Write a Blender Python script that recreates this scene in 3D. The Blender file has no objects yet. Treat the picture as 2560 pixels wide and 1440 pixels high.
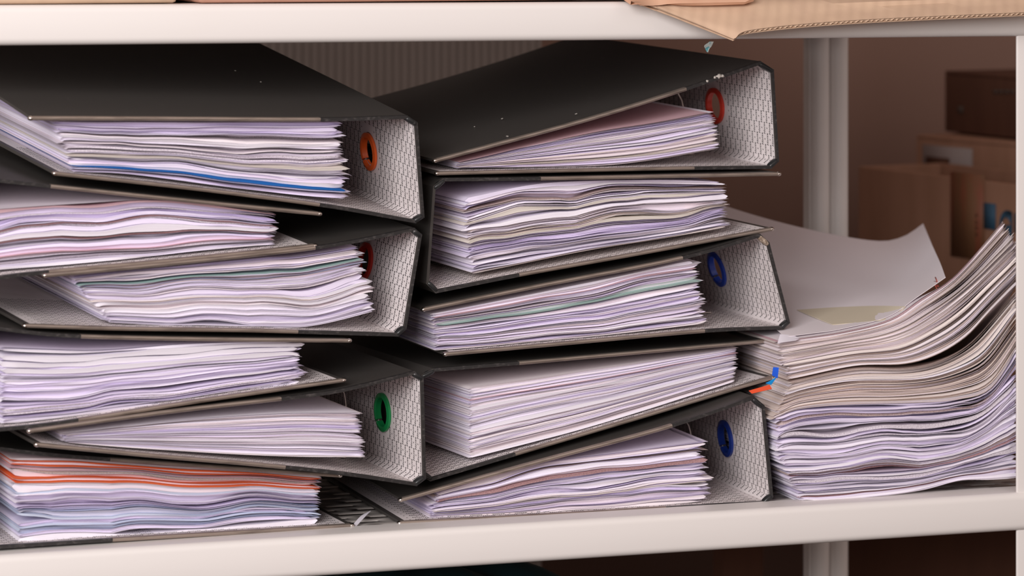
import bpy, math, random
import numpy as np

# ---------------------------------------------------------------- camera, light, exposure
S = bpy.context.scene
COL = S.collection
FPX, HORIZON, TH, D0 = 8336.0, -200.0, math.atan(2780 / 8336), 2.45
CAM = np.array([-D0 * math.sin(TH), -D0 * math.cos(TH), 1.2])
cd = bpy.data.cameras.new('camera')
cam = bpy.data.objects.new('camera', cd); COL.objects.link(cam)
cam.location = CAM; cam.rotation_euler = (math.pi / 2, 0, -TH)
cd.sensor_width = 36; cd.lens = FPX * 36 / 2560; cd.shift_y = -(720 - HORIZON) / 2560
cd.clip_start = .05
cd.dof.use_dof = True; cd.dof.focus_distance = 2.5; cd.dof.aperture_fstop = 8.0
S.camera = cam

w = bpy.data.worlds.new('world'); S.world = w; w.use_nodes = True
w.node_tree.nodes['Background'].inputs[0].default_value = (.62, .49, .445, 1)
w.node_tree.nodes['Background'].inputs[1].default_value = .50

def area(name, loc, target, size, energy, color):
    l = bpy.data.lights.new(name, 'AREA'); l.shape = 'RECTANGLE'; l.size, l.size_y = size
    l.energy = energy; l.color = color
    o = bpy.data.objects.new(name, l); COL.objects.link(o)
    from mathutils import Vector
    o.location = loc
    o.rotation_euler = (Vector(target) - Vector(loc)).to_track_quat('-Z', 'Y').to_euler()
    return o
area('window_light', (-1.65, -2.1, 1.78), (-.1, 0, .95), (1.5, 1.2), 68, (1, .965, .96))
area('fill_light', (.6, -2.2, 2.5), (0, .2, .9), (1.6, 1.0), 4, (1, .93, .88))  # weak warm fill added from above, not an actual ceiling lamp

vs = S.view_settings
S.display_settings.display_device = 'sRGB'
vs.view_transform = 'Standard'; vs.look = 'None'; vs.exposure = .18; vs.gamma = 1; vs.use_curve_mapping = False
S.cycles.max_bounces = 6; S.cycles.diffuse_bounces = 4
S.cycles.use_denoising = True

# ---------------------------------------------------------------- helpers
EX = np.array([math.cos(TH), -math.sin(TH), 0]); EY = np.array([math.sin(TH), math.cos(TH), 0]); EZ = np.array([0, 0, 1.])
def ray(px, py):
    return EY * FPX + EX * (px - 1280) - EZ * (py - HORIZON)
def at(px, py, Y):                       # a point read from the photo, standing at distance Y
    r = ray(px, py); return CAM + r * ((Y - CAM[1]) / r[1])
def at_z(px, py, z):
    r = ray(px, py); return CAM + r * ((z - CAM[2]) / r[2])
def on_plane(px, py, A, n):
    r = ray(px, py); return CAM + r * (np.dot(A - CAM, n) / np.dot(r, n))
def unit(v): return v / np.linalg.norm(v)

def mesh(name, verts, faces, mats=(), midx=None, uv=None, smooth=None):
    """faces: list/array of index tuples"""
    me = bpy.data.meshes.new(name)
    verts = np.asarray(verts, dtype=np.float32)
    me.vertices.add(len(verts)); me.vertices.foreach_set('co', verts.ravel())
    if isinstance(faces, np.ndarray):
        ln = np.full(len(faces), faces.shape[1], dtype=np.int32); lp = faces.ravel().astype(np.int32)
    else:
        ln = np.array([len(f) for f in faces], dtype=np.int32)
        lp = np.array([i for f in faces for i in f], dtype=np.int32)
    me.loops.add(len(lp)); me.loops.foreach_set('vertex_index', lp)
    me.polygons.add(len(ln))
    st = np.concatenate([[0], np.cumsum(ln)[:-1]]).astype(np.int32)
    me.polygons.foreach_set('loop_start', st)
    for m in mats: me.materials.append(m)
    if midx is not None: me.polygons.foreach_set('material_index', np.asarray(midx, dtype=np.int32))
    if uv is not None:
        l = me.uv_layers.new(name='UVMap'); l.data.foreach_set('uv', np.asarray(uv, dtype=np.float32).ravel())
    me.update(calc_edges=True); me.validate()
    if smooth:
        me.polygons.foreach_set('use_smooth', np.ones(len(me.polygons), dtype=bool))
        me.set_sharp_from_angle(angle=math.radians(smooth))
    return me

def link(name, me, parent=None, **props):
    o = bpy.data.objects.new(name, me); COL.objects.link(o)
    if parent is not None:
        o.parent = parent
    for k, v in props.items(): o[k] = v
    return o

class MB:                                 # collects pieces of one mesh
    def __init__(s): s.v = []; s.f = []; s.m = []; s.n = 0
    def add(s, v, f, m=0):
        v = np.asarray(v, dtype=float); s.v.append(v)
        for q in f: s.f.append(tuple(int(i) + s.n for i in q)); s.m.append(m)
        s.n += len(v)
    def box(s, lo, hi, m=0):
        x0, y0, z0 = lo; x1, y1, z1 = hi
        v = [(x, y, z) for x in (x0, x1) for y in (y0, y1) for z in (z0, z1)]
        s.add(v, [(0, 1, 3, 2), (4, 6, 7, 5), (0, 4, 5, 1), (2, 3, 7, 6), (0, 2, 6, 4), (1, 5, 7, 3)], m)
    def obox(s, c, ax, ay, az, m=0):      # oriented box: centre and three half-axis vectors
        c, ax, ay, az = map(np.asarray, (c, ax, ay, az))
        v = [c + i * ax + j * ay + k * az for i in (-1, 1) for j in (-1, 1) for k in (-1, 1)]
        s.add(v, [(0, 1, 3, 2), (4, 6, 7, 5), (0, 4, 5, 1), (2, 3, 7, 6), (0, 2, 6, 4), (1, 5, 7, 3)], m)
    def tube(s, pts, r, n=8, m=0, closed=False):
        pts = [np.asarray(p, float) for p in pts]; N = len(pts); v = []; f = []
        for i, p in enumerate(pts):
            a = pts[(i - 1) % N] if closed or i else p
            b = pts[(i + 1) % N] if closed or i < N - 1 else p
            t = unit(b - a); u = np.cross(t, (0, 0, 1.) if abs(t[2]) < .9 else (0, 1., 0)); u = unit(u); w_ = np.cross(t, u)
            for k in range(n):
                an = 2 * math.pi * k / n; v.append(p + r * (math.cos(an) * u + math.sin(an) * w_))
        for i in range(N if closed else N - 1):
            for k in range(n):
                j = (i + 1) % N
                f.append((i * n + k, i * n + (k + 1) % n, j * n + (k + 1) % n, j * n + k))
        if not closed:
            f.append(tuple(range(n - 1, -1, -1))); f.append(tuple((N - 1) * n + k for k in range(n)))
        s.add(v, f, m)
    def build(s, name, mats, parent=None, origin=None, smooth=None, bevel=0, segs=2, **props):
        v = np.concatenate(s.v)
        if origin is not None: v = v - origin
        me = mesh(name, v, s.f, mats, s.m, smooth=smooth)
        o = link(name, me, parent, **props)
        if bevel:
            b = o.modifiers.new('bevel', 'BEVEL'); b.width = bevel; b.segments = segs; b.limit_method = 'ANGLE'
        return o

def spline(pts, n):                       # smooth curve through picture points, n samples by length
    P = np.asarray(pts, float)
    if len(P) == 2:
        t = np.linspace(0, 1, n)[:, None]; return P[0] * (1 - t) + P[1] * t
    Q = np.vstack([2 * P[0] - P[1], P, 2 * P[-1] - P[-2]]); out = []
    for i in range(1, len(Q) - 2):
        t = np.linspace(0, 1, 16, endpoint=False)[:, None]
        a, b, c, d = Q[i - 1], Q[i], Q[i + 1], Q[i + 2]
        out.append(.5 * (2 * b + (c - a) * t + (2 * a - 5 * b + 4 * c - d) * t ** 2 + (3 * b - a - 3 * c + d) * t ** 3))
    out.append(P[-1:]); C_ = np.vstack(out)
    s = np.concatenate([[0], np.cumsum(np.linalg.norm(np.diff(C_, axis=0), axis=1))])
    q = np.linspace(0, s[-1], n)
    return np.stack([np.interp(q, s, C_[:, k]) for k in range(C_.shape[1])], 1)

def snoise(rng, n, freq):                 # smooth 1-D noise, about unit size
    k = max(3, int(freq) + 3); c = rng.standard_normal(k)
    x = np.linspace(0, k - 1.001, n) ; i = x.astype(int); f = x - i; f = f * f * (3 - 2 * f)
    return c[i] * (1 - f) + c[np.minimum(i + 1, k - 1)] * f

# ---------------------------------------------------------------- materials
def mat(name, color, rough=.6, metal=0, spec=.5, noise=None, bump=None, sheen=0):
    """noise=(scale vec, amount, colour2); bump=(scale vec, strength, distance); object coordinates"""
    m = bpy.data.materials.new(name); m.use_nodes = True; nt = m.node_tree; b = nt.nodes['Principled BSDF']
    b.inputs['Base Color'].default_value = (*color, 1); b.inputs['Roughness'].default_value = rough
    b.inputs['Metallic'].default_value = metal; b.inputs['Specular IOR Level'].default_value = spec
    def nz(scale, detail=4):
        tc = nt.nodes.new('ShaderNodeTexCoord'); mp = nt.nodes.new('ShaderNodeMapping'); mp.inputs['Scale'].default_value = scale
        n = nt.nodes.new('ShaderNodeTexNoise'); n.inputs['Scale'].default_value = 1; n.inputs['Detail'].default_value = detail
        nt.links.new(tc.outputs['Object'], mp.inputs[0]); nt.links.new(mp.outputs[0], n.inputs['Vector']); return n
    if noise:
        sc, lo, hi, c2 = noise
        n = nz(sc); r = nt.nodes.new('ShaderNodeMapRange'); r.inputs[1].default_value = lo; r.inputs[2].default_value = hi
        x = nt.nodes.new('ShaderNodeMix'); x.data_type = 'RGBA'
        x.inputs[6].default_value = (*color, 1); x.inputs[7].default_value = (*c2, 1)
        nt.links.new(n.outputs[0], r.inputs[0]); nt.links.new(r.outputs[0], x.inputs[0]); nt.links.new(x.outputs[2], b.inputs['Base Color'])
    if bump:
        n = nz(bump[0]); bp = nt.nodes.new('ShaderNodeBump'); bp.inputs['Strength'].default_value = bump[1]; bp.inputs['Distance'].default_value = bump[2]
        nt.links.new(n.outputs[0], bp.inputs['Height']); nt.links.new(bp.outputs[0], b.inputs['Normal'])
    return m

def paper_mat(name, color, edge=False, dark=.87, stripes=3200, ux=9):
    m = bpy.data.materials.new(name); m.use_nodes = True; nt = m.node_tree; b = nt.nodes['Principled BSDF']
    b.inputs['Roughness'].default_value = .75; b.inputs['Specular IOR Level'].default_value = .25
    oi = nt.nodes.new('ShaderNodeObjectInfo')
    r = nt.nodes.new('ShaderNodeMapRange'); r.inputs[3].default_value = .93; r.inputs[4].default_value = 1.03
    nt.links.new(oi.outputs['Random'], r.inputs[0])
    mul = nt.nodes.new('ShaderNodeVectorMath'); mul.operation = 'SCALE'; mul.inputs[0].default_value = color
    nt.links.new(r.outputs[0], mul.inputs['Scale'])
    if edge:
        tc = nt.nodes.new('ShaderNodeTexCoord'); mp = nt.nodes.new('ShaderNodeMapping'); mp.inputs['Scale'].default_value = (ux, stripes, 1)
        n = nt.nodes.new('ShaderNodeTexNoise'); n.inputs['Scale'].default_value = 1; n.inputs['Detail'].default_value = 2
        nt.links.new(tc.outputs['UV'], mp.inputs[0]); nt.links.new(mp.outputs[0], n.inputs['Vector'])
        q = nt.nodes.new('ShaderNodeMapRange'); q.inputs[1].default_value = .36; q.inputs[2].default_value = .56
        nt.links.new(n.outputs[0], q.inputs[0])
        x = nt.nodes.new('ShaderNodeMix'); x.data_type = 'RGBA'
        x.inputs[6].default_value = (color[0] * dark, color[1] * dark * .97, color[2] * dark * .98, 1)
        nt.links.new(mul.outputs[0], x.inputs[7]); nt.links.new(q.outputs[0], x.inputs[0]); nt.links.new(x.outputs[2], b.inputs['Base Color'])
        bp = nt.nodes.new('ShaderNodeBump'); bp.inputs['Strength'].default_value = .6; bp.inputs['Distance'].default_value = .0004
        nt.links.new(n.outputs[0], bp.inputs['Height']); nt.links.new(bp.outputs[0], b.inputs['Normal'])
    else:
        nt.links.new(mul.outputs[0], b.inputs['Base Color'])
    return m

PC = dict(white=(.93, .89, .98), lilac=(.86, .79, .97), grey=(.76, .70, .77), cream=(.88, .82, .75), pink=(.74, .50, .55),
          rose=(.50, .30, .31), blue=(.60, .66, .82), deepblue=(.02, .16, .55), orange=(.92, .17, .05), sage=(.45, .62, .58),
          tan=(.79, .68, .63), beige=(.86, .78, .75), newsprint=(.62, .50, .47), yellow=(.72, .68, .32), pale=(.92, .85, .89))
PM = {k: (paper_mat('paper_' + k, v), paper_mat('paper_edge_' + k, v, True, **(dict(ux=800, stripes=2600, dark=.62) if k in ('grey', 'newsprint', 'rose') else {}))) for k, v in PC.items()}

M_BLACK = mat('black_binder_board', (.060, .054, .050), .46, noise=((240, 50, 240), .66, .84, (.09, .08, .075)), bump=((900, 900, 900), .25, .0002), spec=.45)
M_BLACKEDGE = mat('worn_black_edge', (.030, .028, .028), .4, noise=((260, 260, 500), .52, .78, (.09, .08, .078)), spec=.4)
M_HINGE = mat('black_vinyl_hinge', (.020, .021, .022), .32, noise=((300, 300, 300), .62, .8, (.12, .11, .11)), spec=.5)
M_LINE = mat('pale_binder_lining', (.79, .73, .73), .8, noise=((40, 40, 40), .45, .75, (.74, .68, .67)), spec=.2)
M_PRINT = mat('lining_print_ink', (.045, .04, .045), .8, spec=.1)
M_STRIP = mat('steel_edge_strip', (.40, .33, .285), .34, .65, noise=((40, 200, 300), .45, .75, (.22, .18, .155)))
M_CHROME = mat('bright_steel', (.75, .68, .63), .22, 1)
M_BEAM = mat('cream_shelf_paint', (.80, .76, .735), .38, noise=((3, 3, 9), .58, .8, (.76, .71, .66)), spec=.4)
M_PLATE = mat('grey_shelf_plate', (.36, .33, .31), .42, noise=((30, 30, 30), .5, .8, (.28, .25, .235)))
M_WALL = mat('brown_wall_paint', (.34, .21, .165), .85, noise=((2, 2, 2), .4, .7, (.31, .195, .155)), spec=.15)
M_FLOOR = mat('brown_floor', (.12, .085, .07), .6)
M_RIB = mat('ribbed_grey_plastic', (.27, .235, .215), .55)
def card(name, c, c2): return mat(name, c, .8, noise=((60, 60, 9), .35, .75, c2), bump=((9, 9, 250), .15, .0004), spec=.15)
M_CARD = card('brown_cardboard', (.36, .20, .135), (.31, .17, .11))
M_CARDP = card('pink_brown_cardboard', (.55, .30, .22), (.50, .27, .19))
M_CARDT = card('tan_cardboard', (.66, .47, .33), (.58, .41, .29))
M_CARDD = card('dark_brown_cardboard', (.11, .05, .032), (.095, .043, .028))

# ---------------------------------------------------------------- the room
def plane_box(name, lo, hi, m, **p):
    b = MB(); b.box(lo, hi); return b.build(name, [m], kind='structure', **p)
plane_box('floor', (-3.2, -3.6, -.05), (3.2, 1.1, 0), M_FLOOR)
plane_box('wall_back', (-3.2, 1.1, -.05), (3.2, 1.2, 2.7), M_WALL)

SHELF_Z, UP_Z = .7545, 1.1405
XL, XR = -.60, .4465

unit_o = link('metal_shelving_unit', None); unit_o.location = (0, 0, 0)
unit_o['label'] = 'cream painted metal shelving unit with perforated shelves that carries the binders'
unit_o['category'] = 'shelving unit'

def beam(name, zl, zr, h, y0=0.0, x0=XL, x1=XR + .10, part=True):
    # rounded channel profile swept along x; zl / zr top height at the photo's left and right borders
    prof = []
    r = .0055
    for a in np.linspace(0, math.pi / 2, 7): prof.append((y0 + r - r * math.sin(a), -r + r * math.cos(a)))
    prof += [(y0 - .0004, -h * .35), (y0 - .0006, -h * .6)]
    for a in np.linspace(0, math.pi / 2, 7): prof.append((y0 + r - r * math.cos(a), -h + r - r * math.sin(a)))
    prof += [(y0 + .018, -h), (y0 + .018, -h + .0015), (y0 + .0022, -h + .004), (y0 + .0022, -.0022), (y0 + .03, -.0022), (y0 + .03, 0)]
    n = len(prof); v = []; f = []
    xs = np.linspace(x0, x1, 24)
    for x in xs:
        z = zl + (zr - zl) * (x + .377) / (.4135 + .377)
        for (y, dz) in prof: v.append((x, y, z + dz))
    for i in range(len(xs) - 1):
        for k in range(n):
            f.append((i * n + k, (i + 1) * n + k, (i + 1) * n + (k + 1) % n, i * n + (k + 1) % n))
    f.append(tuple(range(n))); f.append(tuple((len(xs) - 1) * n + k for k in range(n - 1, -1, -1)))
    me = mesh(name, v, f, [M_BEAM], smooth=35)
    return link(name, me, unit_o)
beam('front_beam', UP_Z, UP_Z - .0022, .0285)
beam('front_beam', .7557, .7563, .0295)

def plate(name, z, slots):
    px, py, t = .039, .017, .0014
    x0, x1, y0, y1 = XL, XR, .003, .41
    b = MB()
    if not slots:
        b.box((x0, y0, z - t), (x1, y1, z)); return b.build(name, [M_PLATE], unit_o)
    ny = int((y1 - y0) / py); V = []; Fq = []; n0 = 0
    sl, sw = .011, .0022
    for j in range(ny):
        yc0 = y0 + .008 + j * py; off = (j % 2) * px / 2
        ylo, yhi = yc0, yc0 + py
        i0 = int(math.floor((x0 - off) / px)); i1 = int(math.ceil((x1 - off) / px))
        for i in range(i0, i1):
            xa, xb = max(x0, off + i * px), min(x1, off + (i + 1) * px)
            if xb - xa < .001: continue
            cx, cy = off + (i + .5) * px, (ylo + yhi) / 2
            if xb - xa < px - 1e-6:
                b.box((xa, ylo, z - t), (xb, yhi, z)); continue
            N = 16; inn = []; out = []
            for k in range(N):
                a = 2 * math.pi * (k + .5) / N
                ix = cx + math.copysign(sl - sw, math.cos(a)) + sw * math.cos(a); iy = cy + sw * math.sin(a)
                ca, sa = math.cos(a), math.sin(a); s = 1 / max(abs(ca), abs(sa))
                out.append((cx + ca * s * px / 2, cy + sa * s * py / 2)); inn.append((ix, iy))
            # snap nearest outer points to the corners so cells tile
            for (qx, qy) in ((1, 1), (1, -1), (-1, 1), (-1, -1)):
                C_ = (cx + qx * px / 2, cy + qy * py / 2)
                kk = min(range(N), key=lambda k: (out[k][0] - C_[0]) ** 2 + (out[k][1] - C_[1]) ** 2); out[kk] = C_
            v = [(x, y, z) for x, y in out] + [(x, y, z) for x, y in inn] + [(x, y, z - t) for x, y in inn] + [(x, y, z - t) for x, y in out]
            f = []
            for k in range(N):
                m = (k + 1) % N
                f += [(k, m, N + m, N + k), (N + k, N + m, 2 * N + m, 2 * N + k), (2 * N + k, 2 * N + m, 3 * N + m, 3 * N + k)]
            b.add(v, f)
    b.box((x0, y0, z - t), (x1, y0 + .008, z)); b.box((x0, y0 + .008 + ny * py, z - t), (x1, y1, z))
    return b.build(name, [M_PLATE], unit_o)
plate('shelf_plate', SHELF_Z, True)
plate('shelf_plate', UP_Z - .0025, False)
plate('shelf_plate', .38, False)
for z in (UP_Z, .7557): 
    b = MB(); b.box((XL, .41, z - .03), (XR, .414, z)); b.build('rear_beam', [M_BEAM], unit_o, bevel=.001)
b = MB(); b.box((XL, .0, .352), (XR, .02, .38)); b.build('front_beam', [M_BEAM], unit_o, bevel=.002)
def post(name, x0, y0, w_, tubes=False, y1=None):
    b = MB()
    if tubes:
        rr = w_ / 4
        for k in (0, 1):
            cx = x0 + rr + k * 2 * rr
            b.tube([(cx, y0 + rr, 0), (cx, y0 + rr, 2.0)], rr * .98, 16)
        b.box((x0 - .001, y0 + rr, 0), (x0 + w_, y0 + 2 * rr + .004, 2.0))
        return b.build(name, [M_BEAM], unit_o, smooth=40)
    b.box((x0, y0, 0), (x0 + w_, y0 + .003, 2.0)); b.box((x0 + w_ - .003, y0, 0), (x0 + w_, y0 + .032, 2.0))
    return b.build(name, [M_BEAM], unit_o, bevel=.001)
post('front_post', .4138, .0035, .034)
post('front_post', XL - .002, .0035, .034)
pa, pb = at(2036, 400, .382), at(2129, 400, .382)
post('rear_post', pa[0], .382, pb[0] - pa[0], True)
post('rear_post', XL, .382, pb[0] - pa[0], True)

# ribbed panel standing behind the left half, in front of the wall
b = MB(); p0 = at(1345, 150, .9)[0]; xs = np.arange(-1.3, p0, .0085)
v = []; f = []
pts = []
for x in xs: pts += [(x, .9), (x + .0045, .9), (x + .0055, .8975), (x + .0075, .8975)]
n = len(pts)
v = [(x, y, 0.001) for x, y in pts] + [(x, y, 1.5) for x, y in pts] + [(x, .915, .001) for x, y in pts] + [(x, .915, 1.5) for x, y in pts]
f = [(i, i + 1, n + i + 1, n + i) for i in range(n - 1)] + [(2 * n + i + 1, 2 * n + i, 3 * n + i, 3 * n + i + 1) for i in range(n - 1)]
f += [(n + i, n + i + 1, 3 * n + i + 1, 3 * n + i) for i in range(n - 1)] + [(n - 1, 3 * n - 1, 4 * n - 1, 2 * n - 1), (0, n, 3 * n, 2 * n)]
b.add(v, f); b.build('ribbed_panel', [M_RIB], label='grey vertically ribbed panel standing behind the shelving', category='panel')

# ---------------------------------------------------------------- print on the binder lining
def glyphs(txt, length, height, bold):
    c = bpy.data.curves.new('word', 'FONT'); c.body = txt; c.shear = .22; c.resolution_u = 1; c.offset = bold
    o = bpy.data.objects.new('word', c); COL.objects.link(o)
    dg = bpy.context.evaluated_depsgraph_get(); me = bpy.data.meshes.new_from_object(o.evaluated_get(dg))
    me.calc_loop_triangles()
    V = np.array([v.co[:2] for v in me.vertices]); T = np.array([t.vertices[:] for t in me.loop_triangles])
    bpy.data.objects.remove(o); bpy.data.curves.remove(c); bpy.data.meshes.remove(me)
    V -= V.min(0); s = V.max(0); V *= np.array([length / s[0], height / s[1]]); V -= np.array([length, height]) / 2
    return V, T
WORD = glyphs('Horse', .0097, .0024, .02)
CROSS = glyphs('x', .0015, .0013, .02)

# ---------------------------------------------------------------- one lever arch binder
def dvec(psi, alpha, beta):
    psi, alpha, beta = map(math.radians, (psi, alpha, beta))
    return unit(-math.sin(psi) * np.array([math.cos(alpha), 0, math.sin(alpha)]) + math.cos(psi) * np.array([0, math.cos(beta), math.sin(beta)]))
DEPTH = .318

class Binder: pass
def make_binder(label, anchor, d, top, spine, bot, side, ring=None, ring_mat=None, strip=.73, th=.0021, cover_mat=None, mech=True, torn=None, mech_shift=0, text_depth=.12, strip_top=None, lift=0):
    """top: points fore-edge -> hinge, spine: two points top/bottom, bot: hinge -> fore-edge (all along the front edge); side +1 spine to the right"""
    B = Binder(); B.d = d; B.A = anchor; B.side = side
    P = lambda q: on_plane(q[0], q[1], anchor, d)
    T = spline([P(q) for q in top], 26); Sp = spline([P(q) for q in spine], 9); Bo = spline([P(q) for q in bot], 26)
    path = np.vstack([T, Sp, Bo]); nT, nS = len(T), len(Sp)
    tan = np.gradient(path, axis=0)
    seg = np.diff(path, axis=0); seg /= np.linalg.norm(seg, axis=1)[:, None]
    nrm = np.zeros_like(path)
    sn = np.cross(d, seg) * side
    sn /= np.linalg.norm(sn, axis=1)[:, None]
    for i in range(len(path)):
        a = sn[max(0, i - 1)]; c = sn[min(len(sn) - 1, i)]; m = unit(a + c); nrm[i] = m / max(.6, np.dot(m, a))
    h = th / 2
    root = link('lever_arch_binder', None); B.root = root
    lo = path[nT + nS - 1].copy(); root.location = lo; B.o = lo
    root['label'] = label; root['category'] = 'binder'; root['group'] = 'black lever arch binders piled on the shelf'
    inner = path + nrm * h; outer = path - nrm * h
    arc = np.concatenate([[0], np.cumsum(np.linalg.norm(np.diff(path, axis=0), axis=1))])
    B.path, B.nrm, B.arc, B.nT, B.nS = path, nrm, arc, nT, nS

    wl = np.ones(len(path)); wl[nT:nT + nS] = 1 - np.linspace(0, 1, nS); wl[nT + nS:] = 0
    DV = d[None, :] + wl[:, None] * np.array([0, 0, lift / DEPTH])

    def slab(i0, i1, hole=None):
        """quads of the board between path samples i0..i1 -> verts, faces, mats"""
        b = MB(); n = i1 - i0 + 1
        I, O = inner[i0:i1 + 1], outer[i0:i1 + 1]
        dv = DV[i0:i1 + 1] * DEPTH; v = np.vstack([I, O, I + dv, O + dv]); f = []; 
        for k in range(n - 1):
            if hole is None or not (hole[0] <= i0 + k < hole[1]):
                b_ = 0
                f.append((k, k + 1, 2 * n + k + 1, 2 * n + k))
                f.append((n + k + 1, n + k, 3 * n + k, 3 * n + k + 1))
            f.append((k + 1, k, n + k, n + k + 1)); f.append((2 * n + k, 2 * n + k + 1, 3 * n + k + 1, 3 * n + k))
        f.append((0, n, 3 * n, 2 * n) if True else ()); f.append((n - 1, 3 * n - 1, 4 * n - 1, 2 * n - 1)[::1])
        b.add(v, f); return b

    def lining(b, i0, i1, m0, m1, mat_i, skip=None):
        eps = .00018; k0 = .0022
        idx = list(range(i0, i1 + 1)); pts = inner[idx] + nrm[idx] * eps
        # pull in the ends m0 / m1 metres along the path
        if m0: pts[0] = pts[0] + unit(pts[1] - pts[0]) * min(m0, np.linalg.norm(pts[1] - pts[0]) * .9)
        if m1: pts[-1] = pts[-1] + unit(pts[-2] - pts[-1]) * min(m1, np.linalg.norm(pts[-1] - pts[-2]) * .9)
        n = len(pts); v = np.vstack([pts + DV[idx] * k0, pts + DV[idx] * (DEPTH - k0)])
        b.add(v, [(k, k + 1, n + k + 1, n + k) for k in range(n - 1) if skip is None or not (skip[0] <= i0 + k < skip[1])], mat_i)

    def words(b, s0, s1, w0, w1, mat_i, centre=None):
        """print on the inner face for arc range s0..s1 and depth w0..w1; all vertices at once"""
        per, pitch = .0175, .0040
        cols = np.arange(w0, w1, pitch); allv = []; allf = []; n = 0
        for ci, wc in enumerate(cols):
            ph = (ci % 2) * per / 2
            k0 = int(math.floor((s0 - ph) / per)); k1 = int(math.ceil((s1 - ph) / per))
            for k in range(k0, k1 + 1):
                for (V, Tt, ds) in ((WORD[0], WORD[1], 0), (CROSS[0], CROSS[1], per / 2)):
                    sc = ph + k * per + ds; hl = .005 if ds == 0 else .001
                    if sc - hl < s0 or sc + hl > s1: continue
                    if centre is not None and math.hypot(sc - centre[0], wc - centre[1]) < .0172: continue
                    s = sc - V[:, 0]; w_ = wc + side * V[:, 1]
                    allv.append(np.stack([s, w_], 1)); allf.append(Tt + n); n += len(V)
        if not allv: return None
        V = np.vstack(allv); Fc = np.vstack(allf)
        base = np.stack([np.interp(V[:, 0], arc, inner[:, k]) for k in range(3)], 1)
        nn = np.stack([np.interp(V[:, 0], arc, nrm[:, k]) for k in range(3)], 1)
        lz = np.interp(V[:, 0], arc, wl) * lift / DEPTH * V[:, 1]
        return base + nn * .0004 + V[:, 1:2] * d + lz[:, None] * EZ, Fc

    def finish(name, b, txt, label=None):
        v = np.concatenate(b.v) - lo; f = list(b.f); m = list(b.m)
        if txt is not None:
            o = len(v); v = np.vstack([v, txt[0] - lo]); f += [tuple(t) for t in (txt[1] + o).tolist()]; m += [2] * len(txt[1])
        me = mesh(name, v, f, [cover_mat or M_BLACK, M_LINE, M_PRINT, M_BLACKEDGE, M_HINGE], m, smooth=30)
        return link(name, me, root)

    # front and back covers
    bt = slab(0, nT - 1); lining(bt, 0, nT - 1, .004, 0, 1)
    for k in range(len(bt.m)):
        pass
    B.top = finish('cover', bt, None)
    bb = slab(nT + nS, len(path) - 1); lining(bb, nT + nS, len(path) - 1, 0, .004, 1)
    B.bot = finish('cover', bb, words(bb, arc[nT + nS] + .001, arc[-1] - .005, .005, text_depth, 2))
    # spine with both hinges; the finger hole is cut through it
    i0, i1 = nT - 1, nT + nS
    ring_c = None
    if ring is not None:
        # where the sight line of the ring meets the spine board
        a, c = path[nT], path[nT + nS - 1]; nn = unit(np.cross(d, c - a))
        q = on_plane(ring[0], ring[1], a, nn); rel = q - a; sd = unit(c - a - d * np.dot(c - a, d))
        wq = np.dot(rel, d); sq = np.dot(rel - d * wq, sd)
        ring_c = (arc[nT] + sq, wq)
    RH = .0118; Q = .0165
    if ring_c:
        # split spine samples to leave room for the hole patch
        Ls = arc[nT + nS - 1] - arc[nT]; sq = ring_c[0] - arc[nT]
        bs = MB(); a = path[nT]; c = path[nT + nS - 1]; sd = (c - a) / Ls
        nS_i, nS_e = nrm[nT], nrm[nT + nS - 1]
        nf = unit(np.cross(d, sd) * side)
        ss = [0, sq - Q, sq + Q, Ls]; ws = [0, ring_c[1] - Q, ring_c[1] + Q, DEPTH]
        for sgn, mi in ((1, 0), (-1, 0)):
            def pt(s, w_):
                p = a + sd * s + d * w_ + nf * h * sgn + EZ * lift * w_ / DEPTH * (1 - s / Ls)
                return p
            g = [[pt(s, w_) for w_ in ws] for s in ss]
            g[0] = [a + nS_i * h * sgn + DV[0] * w_ for w_ in ws]; g[3] = [c + nS_e * h * sgn + d * w_ for w_ in ws]
            v = [p for r_ in g for p in r_]; f = []
            for i in range(3):
                for j in range(3):
                    if i == 1 and j == 1: continue
                    f.append((i * 4 + j, i * 4 + j + 1, (i + 1) * 4 + j + 1, (i + 1) * 4 + j))
            bs.add(v, f, 0)
            N = 32; v = []; f = []
            for k in range(N):
                an = 2 * math.pi * k / N; ca, sa = math.cos(an), math.sin(an); e = Q / max(abs(ca), abs(sa))
                v.append(pt(sq + ca * e, ring_c[1] + sa * e))
            for k in range(N):
                an = 2 * math.pi * k / N; v.append(pt(sq + math.cos(an) * RH, ring_c[1] + math.sin(an) * RH))
            for k in range(N): f.append((k, (k + 1) % N, N + (k + 1) % N, N + k))
            bs.add(v, f, 0)
            if sgn == 1:      # lining with the same opening
                v2 = [p + nf * .00018 for p in v]; bs.add(v2, f, 1)
                v2 = [p + nf * .00018 for r_ in g for p in r_]
                for i_ in range(4):
                    v2[i_ * 4] = v2[i_ * 4] + d * .0022
                bs.add(v2, [(i * 4 + j, i * 4 + j + 1, (i + 1) * 4 + j + 1, (i + 1) * 4 + j) for i in range(3) for j in range(3) if not (i == 1 and j == 1)], 1)
        v = []; f = []; N = 32
        for sgn in (1, -1):
            for k in range(N):
                an = 2 * math.pi * k / N; v.append(a + sd * (sq + math.cos(an) * RH) + d * (ring_c[1] + math.sin(an) * RH) + nf * h * sgn)
        bs.add(v, [(k, (k + 1) % N, N + (k + 1) % N, N + k) for k in range(N)], 0)
        # front and back end faces of the straight part
        for w_ in (0, DEPTH):
            q = [a + nS_i * h, c + nS_e * h, c - nS_e * h, a - nS_i * h]
            bs.add([p + d * w_ for p in q], [(0, 1, 2, 3)], 3 if w_ == 0 else 0)
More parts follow.
